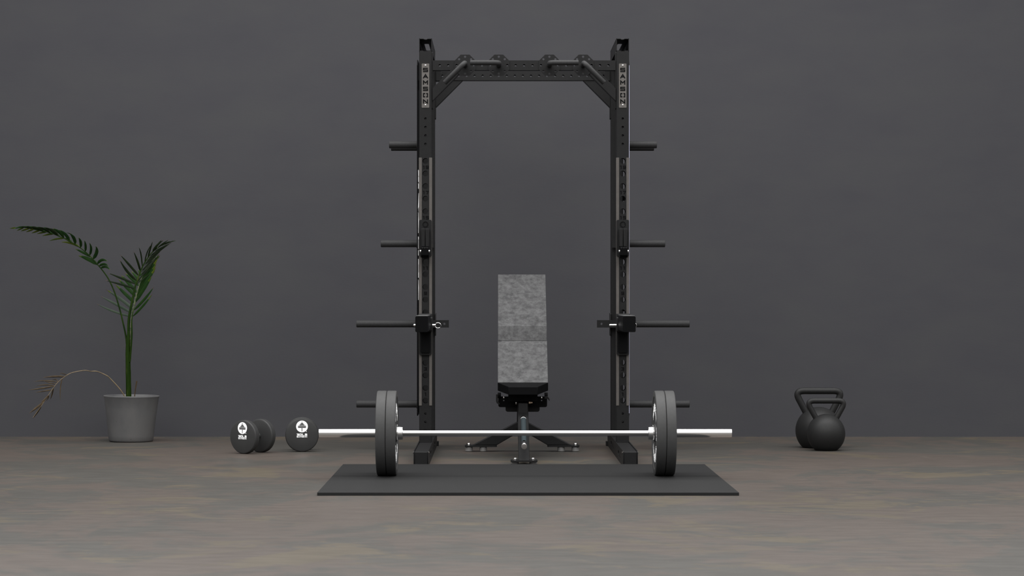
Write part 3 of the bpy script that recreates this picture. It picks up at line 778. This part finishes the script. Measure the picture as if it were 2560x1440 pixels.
# lighter frond behind
rc_ = [(325, 900), (326.5, 850), (328.6, 800), (335, 765), (342.5, 733), (348, 714), (355.6, 692), (367, 668), (380, 652), (392, 640)]
lc_ = []
p = (Lp, Y, Bn); gg = (G, Y, Bn); pl_ = (Lp, Lp, Bn)
A6(lc_,(745,1400),(142,1158),46,pl_,(430,1300)); A6(lc_,(755,1340),(212,1032),58,pl_,(480,1170)); A6(lc_,(770,1260),(298,912),66,p,(560,1075)); A6(lc_,(790,1150),(458,818),72,gg,(630,985))
A6(lc_,(810,1050),(510,728),72,gg,(660,880)); A6(lc_,(830,960),(560,665),74,gg,(690,800)); A6(lc_,(860,860),(632,640),66,gg,(740,720)); A6(lc_,(885,790),(742,600),54,gg,(810,680)); A6(lc_,(920,700),(855,575),44,gg,(885,630))
A6(lc_,(805,1290),(1132,868),54,gg,(975,1085),-1); A6(lc_,(800,1380),(1110,985),46,gg,(960,1185),-1); A6(lc_,(830,1120),(1100,680),70,gg,(975,880),-1)
A6(lc_,(850,1040),(1175,520),74,gg,(1020,760),-1); A6(lc_,(870,960),(1182,455),70,gg,(1040,690),-1); A6(lc_,(900,850),(1205,370),70,gg,(1060,600),-1); A6(lc_,(940,740),(1228,300),60,gg,(1095,510),-1); A6(lc_,(1000,620),(1240,330),54,gg,(1120,460),-1)
A6(lc_,(880,900),(1150,600),60,gg,(1010,740),-1)
frond(rc_, (3.20, 3.44), (.0075, .002), lc_, 6, 1, 'frond', .05, (0, 1, .1), 'lighter green frond behind')
# cane
cn = smoothpath([W(321.8, 1004, PY), W(321.6, 980, PY), W(320.4, 921, PY), W(319.6, 880, PY), W(320, 852, PY), W(321.5, 828, PY)], 5)
rad = [.0182, .0180, .0166, .0152, .0128, .0070]; rl = []
for i in range(len(cn)):
    f = i/(len(cn)-1)*(len(rad)-1); j = min(int(f), len(rad)-2); rl.append((rad[j]*(1-(f-j)) + rad[j+1]*(f-j))*(1 + .05*(1 if i in (9, 14) else 0)))
build('cane', MB().sweep(cn, rl, 20), CANE, palm, smooth=60)
build('leaf_sheath', MB().sweep(smoothpath([W(324.5, 905, PY-.01), W(327.5, 870, PY-.01), W(329.5, 835, PY-.005), W(329.5, 800, PY), W(333, 772, PY+.02)], 4), [.006]*9 + [.0055, .005, .0045, .004, .0035, .003, .0025, .002], 10), CANE, palm, smooth=60)
# dried frond
mb = MB(); mb.slot(0)
rd = [T8(*q) for q in ((1218,800),(1160,710),(1050,590),(1000,550),(895,505),(820,503),(750,493),(620,515),(545,548),(440,630),(370,720),(290,840),(230,930),(150,1040))]
yd = [3.19 - .02*i for i in range(len(rd))]
RD = path(rd, yd); SPD = smoothpath(RD, 4)
mb.sweep(SPD, [.0042 - .0032*i/(len(SPD)-1) for i in range(len(SPD))], 8)
rnd = random.Random(3)
for b_, m_, t_, w_ in (((545,548),(500,530),(460,520),10),((530,560),(400,562),(265,575),22),((490,600),(462,700),(470,850),12),((440,630),(290,608),(158,622),14),((400,660),(290,655),(178,677),14),
                       ((390,668),(250,705),(92,720),18),((365,715),(280,735),(178,748),14),((388,712),(372,770),(352,832),16),((330,790),(290,830),(240,862),16),((272,868),(195,925),(106,992),26),
                       ((250,900),(205,975),(150,1052),18),((300,830),(270,860),(235,880),16),((440,630),(420,590),(360,610),12),((420,640),(350,640),(270,612),12),((340,770),(330,810),(300,850),14)):
    r0 = min(SPD, key=lambda p_: (W(*T8(*b_), p_.y) - p_).length)
    dy = rnd.uniform(-.08, .08)
    leaflet(mb, (r0, W(*T8(*m_), r0.y + dy*.5), W(*T8(*t_), r0.y + dy)), w_*.215/376*1.2, (1, 1, 1), (0, 1, .2), fold=.6)
build('dry_frond', mb, [DRYST, DRY], palm, smooth=70, label='dried brown drooping frond')
build('cut_stub', MB().sweep([W(*T8(1330, 805), PY), W(*T8(1340, 710), PY), W(*T8(1356, 615), PY)], [.0028, .0036, .0050], 10), DRY, palm, label='short brown cut stem')

# ------------------------------------------------------------------ light
w = bpy.data.worlds.new('studio_sky'); SC.world = w; w.use_nodes = True
nt = w.node_tree; N = nt.nodes; L = nt.links
bg = N['Background']; tc = N.new('ShaderNodeTexCoord'); sp = N.new('ShaderNodeSeparateXYZ'); mr = N.new('ShaderNodeMapRange')
L.new(tc.outputs['Generated'], sp.inputs[0]); L.new(sp.outputs['Z'], mr.inputs['Value'])
mr.inputs['From Min'].default_value = 0; mr.inputs['From Max'].default_value = 1
mr.inputs['To Min'].default_value = .22; mr.inputs['To Max'].default_value = 3.3
L.new(mr.outputs['Result'], bg.inputs['Strength']); bg.inputs['Color'].default_value = (1, 1, 1, 1)
def area(name, loc, rot, sx, sy, power, col=(1, 1, 1)):
    l = bpy.data.lights.new(name, 'AREA'); l.shape = 'RECTANGLE'; l.size = sx; l.size_y = sy; l.energy = power; l.color = col
    o = bpy.data.objects.new(name, l); COL.objects.link(o); o.location = loc; o.rotation_euler = rot; return o
area('overhead_softbox', (0, -5.6, 5.2), (radians(14), 0, 0), 12, 5, 480, (1, .985, .97))
area('overhead_softbox', (0, 1.0, 5.0), (radians(0), 0, 0), 9, 1.6, 330, (1, .99, .98))

cam = bpy.data.cameras.new('camera'); co = bpy.data.objects.new('camera', cam); COL.objects.link(co)
cam.sensor_width = 36; cam.lens = 36*FOC/2560; cam.shift_x = 35/2560; cam.shift_y = 15/2560
cam.clip_end = 100; co.location = (0, CAMY, CAMZ); co.rotation_euler = (pi/2, 0, 0)
SC.camera = co
SC.view_settings.view_transform = 'Standard'; SC.view_settings.look = 'None'
SC.view_settings.gamma = 1; SC.view_settings.exposure = 0; SC.view_settings.use_curve_mapping = False
